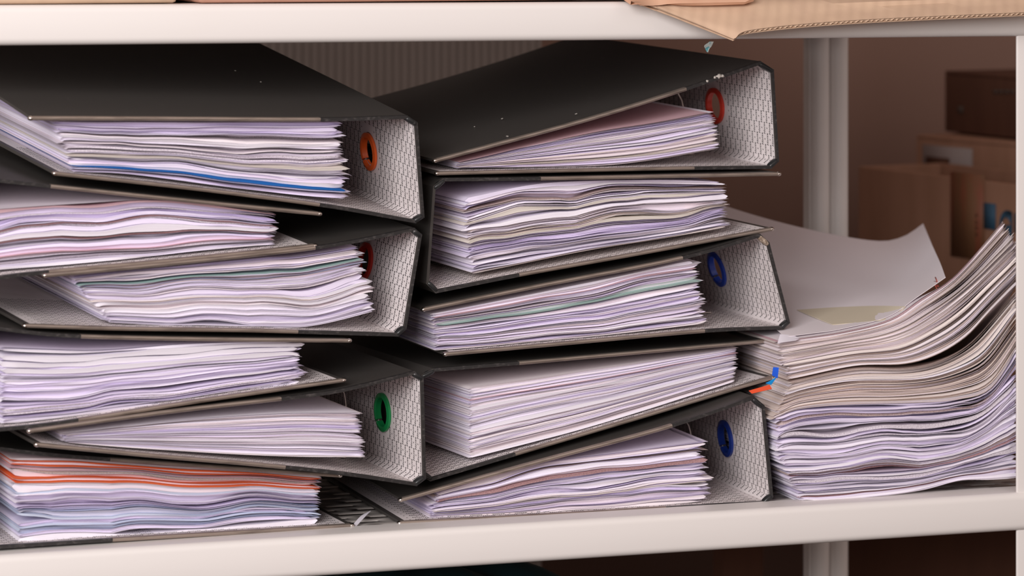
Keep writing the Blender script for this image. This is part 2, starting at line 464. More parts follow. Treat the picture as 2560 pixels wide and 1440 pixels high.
        for (p_, q_) in ((i0, nT), (nT + nS - 1, i1)):
            hb = slab(p_, q_); bs.add(np.concatenate(hb.v), hb.f, 4)
            lining(bs, p_, q_, 0, 0, 1)
        txt = words(bs, arc[i0], arc[i1] + .005, .004, .30, 2, ring_c)
        B.spine = finish('spine', bs, txt)
        # coloured finger ring, a short flanged sleeve with a slit
        rb = MB(); N = 40; prof = [(.0118, -h - .0008), (.0144, -h - .0008), (.0144, -h - .0001), (.0121, -h - .0001), (.0121, h + .0004), (.0146, h + .0004), (.0146, h + .0022), (.0118, h + .0030), (.0108, h + .0022), (.0108, -h)]
        nP = len(prof); v = []; f = []
        for k in range(N + 1):
            an = 2 * math.pi * (k * .975 + .35) / N + (.9 if side > 0 else 0)
            for (rr, z) in prof: v.append(a + sd * (sq + math.cos(an) * rr) + d * (ring_c[1] + math.sin(an) * rr) + nf * z)
        for k in range(N):
            for j in range(nP): f.append((k * nP + j, k * nP + (j + 1) % nP, (k + 1) * nP + (j + 1) % nP, (k + 1) * nP + j))
        f.append(tuple(range(nP))); f.append(tuple(N * nP + j for j in range(nP - 1, -1, -1)))
        rb.add(v, f); rb.build('finger_ring', [ring_mat], root, lo, smooth=40)
    else:
        bs = slab(i0, i1); lining(bs, i0, i1, 0, 0, 1)
        B.spine = finish('spine', bs, None)
    # steel strips over the front edges of the covers
    def edge(i_from, i_to):
        b = MB(); idx = list(range(i_from, i_to + 1)); n = len(idx); e = h + .0003
        v = []
        for i in idx:
            c0 = path[i]; nn = nrm[i]
            v += [c0 + nn * e + d * .0035, c0 + nn * e - d * .0002, c0 + nn * e * .5 - d * .0008, c0 - nn * e * .5 - d * .0008, c0 - nn * e - d * .0002, c0 - nn * e + d * .0035]
        f = [(k * 6 + j, k * 6 + j + 1, (k + 1) * 6 + j + 1, (k + 1) * 6 + j) for k in range(n - 1) for j in range(5)]
        f += [(0, 5, 4, 3, 2, 1), tuple((n - 1) * 6 + j for j in range(6))]
        b.add(v, f)
        return b
    kt = int(round((strip_top or strip) * (nT - 1)))
    if kt > 0: edge(0, kt).build('edge_strip', [M_STRIP], root, lo, smooth=50)
    kb = len(path) - 1 - int(round(strip * 25)); edge(kb, len(path) - 1).build('edge_strip', [M_STRIP], root, lo, smooth=50)
    # worn black edging on the remaining stretch
    def edging(i_from, i_to):
        b = MB(); idx = list(range(i_from, i_to + 1)); n = len(idx); e = h + .0002; v = []
        for i in idx:
            c0 = path[i]; nn = nrm[i]; v += [c0 + nn * e + d * .003, c0 + nn * e - d * .0003, c0 - nn * e - d * .0003, c0 - nn * e + d * .003]
        f = [(k * 4 + j, k * 4 + j + 1, (k + 1) * 4 + j + 1, (k + 1) * 4 + j) for k in range(n - 1) for j in range(3)]
        f += [(0, 3, 2, 1), tuple((n - 1) * 4 + j for j in range(4))]
        b.add(v, f); return b
    edging(kt, nT - 1).build('edge_binding', [M_BLACKEDGE], root, lo, smooth=50)
    edging(nT + nS, kb).build('edge_binding', [M_BLACKEDGE], root, lo, smooth=50)
    for i_ in (0, len(path) - 1):
        cp = MB(); c0 = path[i_] + d * .0012; q_ = []
        for a_ in range(7):
            la = -math.pi / 2 + math.pi * a_ / 6
            for b_ in range(12):
                lo_ = 2 * math.pi * b_ / 12; q_.append(c0 + .0024 * (math.cos(la) * math.cos(lo_) * unit(seg[min(i_, len(seg) - 1)]) + math.cos(la) * math.sin(lo_) * d) + (h + .0007) * math.sin(la) * nrm[i_])
        cp.add(q_, [(a_ * 12 + b_, a_ * 12 + (b_ + 1) % 12, (a_ + 1) * 12 + (b_ + 1) % 12, (a_ + 1) * 12 + b_) for a_ in range(6) for b_ in range(12)])
        cp.build('corner_cap', [M_CHROME], root, lo, smooth=60)
    for hi, (ia, ib) in enumerate(((nT - 1, nT), (nT + nS - 1, nT + nS))):
        cp = MB(); c0 = (path[ia] + path[ib]) / 2 + nrm[ia] * .0008 + d * .0022; sg = unit(path[ib] - path[ia]); ln_ = np.linalg.norm(path[ib] - path[ia]) / 2 + .0012; q_ = []
        n_ = unit(np.cross(d, sg))
        for a_ in range(9):
            la = -math.pi / 2 + math.pi * a_ / 8
            for b_ in range(14):
                lo_ = 2 * math.pi * b_ / 14; k_ = lambda v_: math.copysign(abs(v_) ** .7, v_)
                q_.append(c0 + ln_ * k_(math.sin(la)) * sg + k_(math.cos(la)) * ((h + .0009) * k_(math.cos(lo_)) * n_ + .0034 * k_(math.sin(lo_)) * d))
        cp.add(q_, [(a_ * 14 + b_, a_ * 14 + (b_ + 1) % 14, (a_ + 1) * 14 + (b_ + 1) % 14, (a_ + 1) * 14 + b_) for a_ in range(8) for b_ in range(14)])
        cp.build('hinge_corner', [torn if (torn and hi == 0) else M_HINGE], root, lo, smooth=60)
    # lever mechanism on the lower cover
    if mech:
        j = nT + nS
        base = inner[j]; u = unit(inner[j + 6] - inner[j]); nn = unit(nrm[j + 2])
        mb = MB()
        mb.obox(base + u * .045 + d * .16 + nn * .0012, u * .024, d * .075, nn * .0007)
        mb.build('mechanism_plate', [M_CHROME], root, lo, bevel=.0005)
        for wv in (.118, .198):
            hb = MB(); pts = [(.052, .001), (.052, .03), (.048, .046), (.038, .055), (.026, .054), (.018, .044), (.014, .030), (.016, .014), (.022, .002)]
            pts = spline([(x, z, 0) for x, z in pts], 26)
            hb.tube([base + u * (q[0] + mech_shift) + nn * q[1] + d * wv for q in pts], .0011, 8)
            hb.build('arch_wire', [M_CHROME], root, lo, smooth=60)
        lv = MB(); lv.obox(base + u * .03 + d * .235 + nn * .03, u * .004, d * .0015, nn * .028); lv.build('lever', [M_CHROME], root, lo, bevel=.0008)
    return B

# ---------------------------------------------------------------- paper
_topo = {}
def layer_topo(nu, nw):
    if (nu, nw) in _topo: return _topo[(nu, nw)]
    T = lambda i, j: i * nw + j
    Bt = lambda i, j: nu * nw + i * nw + j
    f = []; m = []; uvk = []
    for i in range(nu - 1):
        for j in range(nw - 1):
            f.append((T(i, j), T(i + 1, j), T(i + 1, j + 1), T(i, j + 1))); m.append(0)
            f.append((Bt(i, j + 1), Bt(i + 1, j + 1), Bt(i + 1, j), Bt(i, j))); m.append(0)
        f.append((2 * nu * nw + i, 2 * nu * nw + i + 1, T(i + 1, 0), T(i, 0))); m.append(1)
        f.append((Bt(i, 0), Bt(i + 1, 0), 2 * nu * nw + i + 1, 2 * nu * nw + i)); m.append(1)
        f.append((T(i, nw - 1), T(i + 1, nw - 1), Bt(i + 1, nw - 1), Bt(i, nw - 1))); m.append(1)
    for j in range(nw - 1):
        f.append((T(0, j), T(0, j + 1), Bt(0, j + 1), Bt(0, j))); m.append(1)
        f.append((T(nu - 1, j + 1), T(nu - 1, j), Bt(nu - 1, j), Bt(nu - 1, j + 1))); m.append(1)
    _topo[(nu, nw)] = (np.array(f), np.array(m)); return _topo[(nu, nw)]
WS = np.array([0, .0012, .005, .018, .07, 1.0])

def paper_layers(guides, ts, anchor, d, n, seed, depth=.292, front=.008, wob=1.0, gap=.12, jit=(.004, .010), lean=.002, widths=None, bias=0.0, curl=(0, 0), big_gap=.08, flare=None, fwd=()):
    """layers between the guide curves; returns per layer (verts, uv source, is_band)"""
    rng = np.random.default_rng(seed); nu = 46
    u = np.concatenate([np.linspace(0, .06, 7)[:-1], np.linspace(.06, .94, 32)[:-1], np.linspace(.94, 1, 9)])
    nu = len(u)
    A = anchor + d * front
    G = []
    for g in guides:
        sp = spline(g, 120); G.append(np.stack([on_plane(p[0], p[1], A, d) for p in sp]))
    G = np.array(G)                                    # guide x sample x 3
    wd = widths if widths is not None else rng.choice([.35, .6, 1, 1.6, 2.4], n, p=[.2, .25, .25, .2, .1])
    th = np.stack([wd[k] * np.exp(.30 * wob * snoise(rng, 200, 3) + .05 * wob * snoise(rng, 200, 12)) for k in range(n)])
    gp = np.stack([gap * .6 * np.abs(snoise(rng, 200, 4)) + (np.maximum(0, snoise(rng, 200, 3) - .3) * 1.6 if rng.random() < big_gap else 0) for k in range(n)])
    tot = (th + gp).sum(0); th /= tot; gp /= tot
    top = np.cumsum(th + gp, 0) - th - gp + gp; botm = top + th
    if bias: pass
    out = []; xs = np.linspace(0, 1, 200); tsa = np.asarray(ts, float)
    def surf(uu, tt):
        # guide interpolation
        gi = np.clip(np.searchsorted(tsa, tt, side='right') - 1, 0, len(tsa) - 2); fr = (tt - tsa[gi]) / (tsa[gi + 1] - tsa[gi])
        q = np.clip(uu, -.2, 1.2) * 119; qi = np.clip(q.astype(int), 0, 118); qf = (q - qi)[:, None]
        a = G[gi, qi] * (1 - qf) + G[gi, qi + 1] * qf; b = G[gi + 1, qi] * (1 - qf) + G[gi + 1, qi + 1] * qf
        return a * (1 - fr[:, None]) + b * fr[:, None]
    cum = 0
    for k in range(n):
        u0 = rng.normal(0, jit[0]) ; u1 = 1 + rng.normal(0, jit[1])
        uu = u0 + (u1 - u0) * u
        t0 = np.interp(u, xs, top[k]); t1 = np.interp(u, xs, botm[k])
        # tips get thin
        tip = np.clip(np.minimum(u / .010, (1 - u) / rng.uniform(.004, .016)), .15, 1); mid = (t0 + t1) / 2
        sh = curl[0] * rng.normal() * np.clip(1 - u / .04, 0, 1) ** 2 + curl[1] * rng.normal() * np.clip(1 - (1 - u) / .05, 0, 1) ** 2
        t0 = np.clip(mid + (t0 - mid) * tip + sh, 0, 1); t1 = np.clip(mid + (t1 - mid) * tip + sh, 0, 1)
        a = surf(uu, t0); b = surf(uu, t1)
        f0 = rng.normal(0, .0006) + .0006 * snoise(rng, nu, 4); ln = (-abs(rng.normal()) * 1.5 if rng.random() < .75 else rng.normal() * .6) * lean * min(1.8, .5 + wd[k] * .6) + lean * .3 * snoise(rng, nu, 3)
        if k in fwd: f0 = -.0022 + .0006 * snoise(rng, nu, 4); ln = np.full(nu, -.0006)
        dt = (f0 + np.maximum(ln, 0))[:, None] ; db = (f0 + np.maximum(-ln, 0))[:, None]
        if flare is not None:
            sm = np.clip((u - .35) / .65, 0, 1); sm = (sm * sm * (3 - 2 * sm))[:, None] * np.asarray(flare(mid.mean()))[None, :]
        else: sm = np.zeros((nu, 3))
        V = []
        for off, P_ in ((dt, a), (db, b)):
            W = np.concatenate([[0], WS[1:-1], [1]])
            grid = np.stack([P_ + d * (off * (1 - w_ if w_ else 1) + (w_ * depth if w_ == 1 else w_ * 1.0)) + sm * (1 if w_ == 1 else w_ / depth) for w_ in W], 1)
            V.append(grid.reshape(-1, 3))
        q0, q1 = V[0][0::len(WS)], V[1][0::len(WS)]; sag = np.clip(np.minimum(u, 1 - u) / .03, 0, 1)[:, None]
        V.append((q0 + q1) / 2 + d * (.30 * np.abs(dt - db) * sag))
        V = np.vstack(V)
        L_ = np.linalg.norm(np.diff(a, axis=0), axis=1); sl = np.concatenate([[0], np.cumsum(L_)])
        hgt = np.linalg.norm(a - b, axis=1)
        uvv = np.zeros((len(V), 2)); nw = len(WS)
        for j in range(nw):
            uvv[j:nu * nw:nw, 0] = sl + WS[j]; uvv[nu * nw + j:2 * nu * nw:nw, 0] = sl + WS[j]
            uvv[nu * nw + j:2 * nu * nw:nw, 1] = -hgt
        uvv[2 * nu * nw:, 0] = sl; uvv[2 * nu * nw:, 1] = -hgt / 2
        uvv[:, 1] += k * .037
        out.append((V, uvv, wd[k], mid.mean()))
    return out, nu

def layers_to_mesh(name, layers, nu, mats_per_layer, origin):
    F0, m0 = layer_topo(nu, len(WS)); vs_, fs_, ms_, uvs = [], [], [], []; n = 0; mats = []
    for (V, uvv, *_), pm in zip(layers, mats_per_layer):
        if pm not in mats: mats.append(pm)
        vs_.append(V - origin); fs_.append(F0 + n); ms_.append(m0 + 2 * mats.index(pm)); uvs.append(uvv[F0.ravel()]); n += len(V)
    flat = [m for pm in mats for m in PM[pm]]
    return mesh(name, np.vstack(vs_), np.vstack(fs_), flat, np.concatenate(ms_), np.vstack(uvs), smooth=38)

def fill_binder(B, top, bot, n, seed, palette, special=(), **kw):
    """special: (layer index fraction, colour, width factor)"""
    rng = random.Random(seed)
    nr = np.random.default_rng(seed + 500)
    widths = nr.choice([.35, .6, 1, 1.6, 2.4], n, p=[.2, .25, .25, .2, .1])
    cols = rng.choices([c for c, _ in palette], [w_ for _, w_ in palette], k=n)
    force = {}
    for fr, c, wf in special:
        i = min(n - 1, int(fr * n)); cols[i] = c; widths[i] = wf; force[i] = c
    lay, nu = paper_layers([top, bot], [0, 1], B.A, B.d, n, seed, widths=widths, fwd=tuple(i for i in force if widths[i] > 2.5 or force[i] in ('deepblue', 'orange', 'sage', 'cream', 'pink', 'rose')), **kw)
    dense = [i for i in range(n) if i not in force and widths[i] >= 1.0]
    if not dense: dense = [0]
    st = link('paper_stack', layers_to_mesh('paper_stack', [lay[i] for i in dense], nu, [cols[i] for i in dense], B.o), B.root, kind='stuff')
    for i in range(n):
        if i in dense: continue
        o = link('paper_sheet', layers_to_mesh('paper_sheet', [lay[i]], nu, [cols[i]], B.o), st)
        if i in force and cols[i] in ('deepblue', 'orange', 'sage', 'cream', 'rose', 'pink', 'blue', 'yellow'):
            o['label'] = {'deepblue': 'bright blue divider sheet', 'orange': 'orange divider sheet', 'sage': 'pale green sheet', 'cream': 'torn cream sheet',
                          'rose': 'rose brown sheets', 'pink': 'pink sheet', 'blue': 'pale blue sheet', 'yellow': 'yellow tab sheet'}[cols[i]]
    return st

RING = lambda n, c: mat(n, c, .35, spec=.5)
R_OR, R_RED, R_DRED, R_GRN, R_BLU, R_NAVY = RING('orange_plastic', (.80, .12, .02)), RING('red_plastic', (.62, .045, .025)), RING('dark_red_plastic', (.50, .03, .02)), RING('green_plastic', (.01, .25, .07)), RING('blue_plastic', (.02, .06, .42)), RING('navy_plastic', (.01, .035, .25))
A_ = lambda px, py, Y: at(px, py, Y)
W = [('white', 5), ('lilac', 5), ('grey', 2), ('pale', 2)]

# left pile, top to bottom
L1 = make_binder('black binder with an orange finger ring, topmost of the pile nearer the open left side', A_(1050, 540, .016), dvec(7, -3, 5.0),
    [(78, 296), (400, 297), (800, 299), (1018, 293)], [(1041, 308), (1058, 542)], [(1040, 554), (831, 517), (600, 486), (400, 462), (138, 434)], 1, (928, 378), R_OR, strip=.72, strip_top=.76, lift=.016, mech_shift=.034)
fill_binder(L1, [(132, 304), (300, 306), (600, 306), (850, 306)], [(186, 430), (330, 437), (600, 472), (760, 490), (872, 497)], 36, 11, W + [('grey', 2)],
    [(.62, 'cream', .9), (.85, 'deepblue', 1.5), (.3, 'white', 1.5)], jit=(.006, .010), curl=(.01, .012), lean=.003)
L2 = make_binder('black binder with pink-streaked papers, directly under the binder with the orange ring', A_(788, 615, .006), dvec(7, 4, 4.2),
    [(800, 535), (450, 500), (110, 464), (0, 452), (-150, 440)], [(-186, 455), (-180, 690)], [(-150, 708), (0, 694), (85, 684), (450, 650), (788, 615)], -1, strip=.73, mech=False, text_depth=.16)
fill_binder(L2, [(688, 534), (420, 500), (200, 508), (0, 522), (-60, 528)], [(682, 612), (500, 628), (300, 650), (0, 676), (-60, 682)], 30, 22, [('lilac', 6), ('white', 5), ('grey', 1)],
    [(.06, 'pink', 1.3), (.30, 'rose', .35), (.52, 'rose', .3), (.45, 'white', 2.6), (.75, 'pink', .3), (.62, 'white', 2.2)], jit=(.010, .004), curl=(.03, 0), lean=.0035)
L3 = make_binder('black binder with a dark red finger ring half hidden by its papers', A_(1010, 830, .016), dvec(7, 2, 3.4),
    [(114, 689), (450, 657), (801, 618), (1036, 574)], [(1052, 588), (1013, 822)], [(996, 837), (750, 830), (600, 826), (300, 822), (64, 815)], 1, (917, 655), R_DRED, strip=.73, mech_shift=.034)
fill_binder(L3, [(178, 690), (450, 664), (700, 640), (892, 613)], [(268, 806), (450, 816), (700, 820), (800, 812), (938, 778)], 44, 33, [('white', 6), ('lilac', 4), ('pale', 3), ('beige', 1)],
    [(.22, 'sage', .3), (.30, 'blue', .5), (.64, 'tan', .35), (.72, 'white', 2.0)], jit=(.008, .010), curl=(.02, .01))
L4 = make_binder('black binder of lilac white papers, between the dark red ring and green ring binders', A_(860, 951, .006), dvec(6.5, 5, 1.6),
    [(874, 852), (500, 848), (176, 840), (0, 822), (-70, 814)], [(-96, 828), (-98, 1062)], [(-76, 1083), (0, 1074), (155, 1057), (500, 1003), (860, 951)], -1, strip=.73, mech=False, text_depth=.16)
fill_binder(L4, [(740, 851), (474, 858), (258, 874), (100, 872), (0, 868)], [(757, 957), (600, 982), (430, 1008), (200, 1038), (6, 1060)], 30, 44, [('lilac', 6), ('white', 6), ('grey', 1)],
    [(.08, 'white', 3.2), (.15, 'white', 3.8), (.23, 'white', 2.6), (.35, 'white', 1.8), (.55, 'lilac', 2.2)], jit=(.014, .004), curl=(.03, .0), lean=.0035)
L5 = make_binder('black binder with a green finger ring, gaping wide above its papers', A_(1058, 1200, .014), dvec(7, -2, 1.0),
    [(75, 1078), (430, 1029), (788, 987), (904, 965), (1036, 932)], [(1056, 945), (1062, 1196)], [(1042, 1211), (857, 1184), (646, 1162), (387, 1140), (93, 1112)], 1, (963, 1030), R_GRN, strip=.66)
fill_binder(L5, [(155, 1083), (430, 1052), (689, 1034), (895, 1032)], [(170, 1106), (400, 1124), (700, 1141), (912, 1143)], 46, 55, [('white', 6), ('lilac', 3), ('pale', 5)],
    [], jit=(.006, .006), wob=.6, lean=.001, gap=.06, big_gap=0)
L6 = make_binder('lowest black binder of the pile, papers topped with orange dividers', A_(880, 1314, .029), dvec(3, 1, .1),
    [(850, 1189), (500, 1164), (164, 1140), (0, 1122), (-60, 1114)], [(-86, 1128), (-92, 1358)], [(-70, 1375), (0, 1368), (178, 1356), (500, 1337), (880, 1314)], -1, strip=.66, mech=False, text_depth=.2)
fill_binder(L6, [(798, 1190), (600, 1176), (400, 1165), (200, 1150), (24, 1146)], [(788, 1312), (600, 1327), (300, 1347), (150, 1352), (52, 1356)], 32, 66, [('white', 6), ('lilac', 5), ('blue', 2)],
    [(.0, 'pale', 1.0), (.04, 'orange', .6), (.08, 'white', .9), (.11, 'orange', .55), (.14, 'white', 1.), (.17, 'pink', .5), (.22, 'newsprint', 1.0), (.26, 'white', 1.4), (.29, 'orange', .5), (.33, 'white', 1.1), (.36, 'orange', .7), (.40, 'white', 1.2), (.44, 'blue', 1.0), (.74, 'blue', .9), (.9, 'blue', 1.2)], jit=(.010, .004), curl=(.02, .01))

# right pile, top to bottom
R1 = make_binder('black binder with a red finger ring, its cover tilted steeply up', A_(1089, 434, .030), dvec(7, 1, 2.0),
    [(1089, 402), (1460, 302), (1705, 226), (1902, 157)], [(1932, 176), (1945, 402)], [(1928, 418), (1718, 421), (1400, 427), (1094, 434)], 1, (1793, 264), R_RED, strip=.75, strip_top=.76)
fill_binder(R1, [(1142, 405), (1460, 334), (1632, 306), (1778, 279)], [(1142, 421), (1450, 417), (1620, 403), (1797, 373)], 44, 77, [('white', 6), ('lilac', 5), ('pale', 4)],
    [(.01, 'pink', .4), (.70, 'beige', 1.2), (.84, 'cream', 1.0), (.93, 'lilac', 2.0)], jit=(.004, .009), wob=.7, lean=.0015, gap=.08)
R2 = make_binder('black binder with its spine to the left and torn cream sheets sticking out', A_(1085, 728, .032), dvec(4, 8, 1.4),
    [(1948, 435), (1700, 440), (1330, 447), (1110, 449)], [(1086, 468), (1069, 708)], [(1090, 729), (1308, 686), (1600, 634), (1930, 573)], -1, strip=.76, strip_top=.74, mech=False, text_depth=.30)
fill_binder(R2, [(1812, 455), (1675, 450), (1460, 453), (1330, 462), (1158, 497)], [(1822, 567), (1640, 600), (1460, 629), (1300, 662), (1182, 685)], 48, 88, [('white', 5), ('lilac', 6), ('pale', 3), ('beige', 1)],
    [(.12, 'newsprint', .8), (.29, 'cream', 1.5), (.36, 'tan', .6), (.52, 'beige', .6), (.62, 'cream', 1.7), (.67, 'grey', .8)], jit=(.008, .008), curl=(.012, .01), lean=.003, wob=1.3, big_gap=.14)
R3 = make_binder('black binder with a blue finger ring, upper of the two with blue rings', A_(1115, 884, .032), dvec(3, 4, .8),
    [(1060, 774), (1350, 715), (1701, 646), (1900, 589)], [(1921, 608), (1972, 806)], [(1958, 819), (1757, 828), (1400, 860), (1115, 886)], 1, (1798, 671), R_BLU, torn=mat('torn_cream_board', (.62, .50, .40), .9, noise=((500, 500, 500), .4, .6, (.25, .18, .13)), bump=((600, 600, 600), 1, .002)), strip=.76, strip_top=.76, mech_shift=.034)
fill_binder(R3, [(1080, 785), (1400, 722), (1600, 680), (1735, 650)], [(1092, 876), (1400, 849), (1600, 828), (1764, 808)], 44, 99, [('white', 6), ('lilac', 6), ('pale', 2)],
    [(.08, 'pink', .7), (.24, 'sage', 1.0), (.72, 'grey', .5), (.18, 'pale', 2.0)], jit=(.006, .010), curl=(.012, .016), lean=.0025, big_gap=.12)
R4 = make_binder('black binder packed with evenly stacked white sheets, spine to the left, steeply tilted', A_(1085, 1195, .036), dvec(4, 13, .3),
    [(1946, 850), (1600, 881), (1296, 908), (1084, 925)], [(1056, 940), (1056, 1184)], [(1076, 1199), (1285, 1137), (1600, 1044), (1932, 944)], -1, strip=.75, strip_top=.75, mech=False, text_depth=.30)
fill_binder(R4, [(1843, 868), (1589, 908), (1330, 947), (1175, 969)], [(1835, 954), (1503, 1058), (1330, 1104), (1172, 1145)], 52, 111, [('white', 7), ('lilac', 3), ('pale', 4)],
    [(.20, 'pink', .5), (.24, 'lilac', .9)], jit=(.004, .003), wob=.5, lean=.0008, gap=.07, big_gap=.03)
R5 = make_binder('black binder with a dark blue finger ring, lowest of its pile, lying on the shelf', A_(1000, 1308, .030), dvec(0, 2, 0.1),
    [(1003, 1250), (1350, 1154), (1665, 1069), (1884, 995)], [(1909, 1016), (1930, 1242)], [(1914, 1257), (1678, 1270), (1350, 1290), (1001, 1308)], 1, (1820, 1095), R_NAVY, strip=.72, strip_top=.75, text_depth=.2)
fill_binder(R5, [(1093, 1231), (1330, 1162), (1588, 1126), (1758, 1104)], [(1080, 1296), (1300, 1290), (1416, 1276), (1600, 1266), (1772, 1252)], 34, 122, [('white', 6), ('lilac', 6), ('pale', 2)],
    [(.22, 'newsprint', .5), (.28, 'white', 2.4), (.38, 'rose', 2.6), (.42, 'white', 1.8), (.7, 'cream', .25)], jit=(.012, .012), curl=(.02, .02), lean=.003, wob=1.2)

M_SCUFF = mat('pale_scuff', (.60, .55, .50), .8)
def scuffs(B, spots, lift=0):
    # small pale scuffs and dents worn into the top cover
    h = .0012; a = B.path[4]; t = unit(B.path[20] - B.path[4]); dd = unit(B.d + EZ * lift / DEPTH); n = unit(np.cross(dd, t)); n = n if n[2] > 0 else -n
    for (px, py, rx, ry) in spots:
        c = on_plane(px, py, a + n * (h + .0002), n); b = MB()
        v = [c + t * rx * math.cos(k * math.pi / 4) * (1 + .3 * (k % 2)) + dd * ry * math.sin(k * math.pi / 4) for k in range(8)]
        b.add(v + [q - n * .0003 for q in v], [tuple(range(8)), tuple(range(15, 7, -1))] + [(k, (k + 1) % 8, 8 + (k + 1) % 8, 8 + k) for k in range(8)])
        b.build('scuff_mark', [M_SCUFF], B.root, B.o, label='small pale scuff')
scuffs(L1, [(588, 176, .0006, .0012), (652, 204, .0006, .0010), (662, 173, .0016, .0008)], .016)
scuffs(R1, [(1255, 296, .0008, .0010), (1268, 340, .0006, .0018), (1186, 316, .0004, .0008), (1440, 284, .0010, .0006), (1516, 132, .0016, .003), (1640, 146, .0016, .002)])
for (px, py, r_) in ((1797, 191, .0022), (1806, 190, .0016), (1787, 194, .0014), (1768, 203, .0012)):
    b = MB(); c = on_plane(px, py, R1.A, R1.d); rr = random.Random(px); v = []
    for i in range(6):
        for k in range(8):
            la = -math.pi / 2 + math.pi * (i + .3) / 5.6; q = r_ * rr.uniform(.6, 1.3)
            v.append(c + q * np.array([math.cos(la) * math.cos(k * math.pi / 4), .6 * math.cos(la) * math.sin(k * math.pi / 4), .8 * math.sin(la)]))
    b.add(v, [(i * 8 + k, i * 8 + (k + 1) % 8, (i + 1) * 8 + (k + 1) % 8, (i + 1) * 8 + k) for i in range(5) for k in range(8)] + [tuple(range(7, -1, -1)), tuple(40 + k for k in range(8))])
    b.build('torn_edge', [M_SCUFF], R1.root, R1.o, label='torn pale chip on the cover edge')

# ---------------------------------------------------------------- loose paper pile by the right post
PA = at(2000, 1255, .022); PD = dvec(-1.5, 0, 0)
C0 = [(1946, 852), (2107, 829), (2225, 798), (2302, 747), (2371, 702), (2425, 648), (2506, 553)]
C1 = [(1950, 888), (2100, 866), (2240, 838), (2340, 785), (2420, 722), (2490, 655), (2543, 600)]
C2 = [(1975, 950), (2135, 916), (2260, 912), (2340, 890), (2415, 845), (2475, 782), (2543, 712)]
C3 = [(1978, 955), (2135, 922), (2260, 922), (2345, 905), (2420, 862), (2480, 798), (2543, 724)]
C4 = [(1936, 1046), (2000, 1022), (2130, 1010), (2280, 1007), (2390, 999), (2475, 972), (2543, 872)]
C5 = [(1950, 1150), (2060, 1136), (2180, 1130), (2300, 1124), (2390, 1108), (2475, 1060), (2543, 985)]
C6 = [(2004, 1259), (2100, 1253), (2200, 1243), (2310, 1227), (2400, 1203), (2475, 1200), (2548, 1196)]
def pile(guides, ts, n, seed, palette, name, labels, group, z=0, special=(), **kw):
    rng = random.Random(seed); nr = np.random.default_rng(seed + 7)
    widths = nr.choice([.4, .7, 1, 1.5, 2.2], n, p=[.25, .25, .25, .15, .1])
    cols = rng.choices([c for c, _ in palette], [w_ for _, w_ in palette], k=n)
    for fr, c, wf in special:
        i = min(n - 1, int(fr * n)); cols[i] = c; widths[i] = wf
    lay, nu = paper_layers(guides, ts, PA, PD, n, seed, widths=widths, front=0, depth=.21, **kw)
    for i in range(n):
        o0 = lay[i][0].mean(0)
        o = link(name, layers_to_mesh(name, [lay[i]], nu, [cols[i]], o0)); o.location = o0
        nth = {0: 'topmost ', 1: 'second ', 2: 'third '}.get(i, 'lowest ' if i == n - 1 else 'second lowest ' if i == n - 2 else '')
        lb = labels(i, cols[i]); o['label'] = lb if lb.startswith('pink') and i == 0 else nth + lb; o['category'] = 'paper'; o['group'] = group
NAMES = dict(beige='beige', tan='tan brown', pale='pinkish white', newsprint='greyish brown', white='bright white', lilac='lilac white', grey='light grey', rose='rose brown', pink='pink')
P_UP = [('beige', 6), ('tan', 4), ('pale', 7), ('newsprint', 1), ('white', 2)]
pile([C0, C1, C2], [0, .42, 1], 54, 201, P_UP, 'loose_sheet', lambda i, c: 'pinkish white sheet bent upward on top of the loose pile' if i == 0 else 'pink sheet just under the top of the loose pile' if c == 'pink' else NAMES[c] + ' sheet among the upward bent sheets topping the loose pile',
     'upward bent sheets at the top of the loose pile', special=[(0, 'pale', 1.2), (.03, 'pink', .5), (.5, 'pale', 1.8)], jit=(.007, .006), wob=.55, lean=.0006, gap=.05, curl=(.01, .006), big_gap=.05, flare=lambda t: (.05, 0, -.13 + .02 * t))
pile([C3, C4], [0, 1], 48, 202, [('tan', 6), ('beige', 6), ('newsprint', 2), ('pale', 4)], 'loose_sheet', lambda i, c: NAMES[c] + ' sheet in the fanned yellowed middle of the loose pile',
     'fanned yellowed sheets in the middle of the loose pile', special=[(.35, 'white', 1.6), (.15, 'white', 1.3)], jit=(.006, .004), wob=.7, lean=.0008, gap=.12, curl=(.01, .01), big_gap=.12, flare=lambda t: (.05, 0, -.11 + .05 * t))
pile([C4, C5, C6], [0, .45, 1], 54, 203, [('white', 6), ('lilac', 7), ('grey', 2)], 'loose_sheet', lambda i, c: NAMES[c] + ' sheet in the flat lower part of the loose pile',
     'white sheets at the bottom of the loose pile', special=[(.10, 'newsprint', 1.4), (.62, 'newsprint', 2.0), (.66, 'rose', .8), (.8, 'white', 2), (.93, 'rose', .5)], jit=(.007, .004), wob=1.0, lean=.0028, gap=.18, curl=(.02, 0), big_gap=.3, flare=lambda t: (.04 * (1 - t), 0, -.06 * (1 - t)))

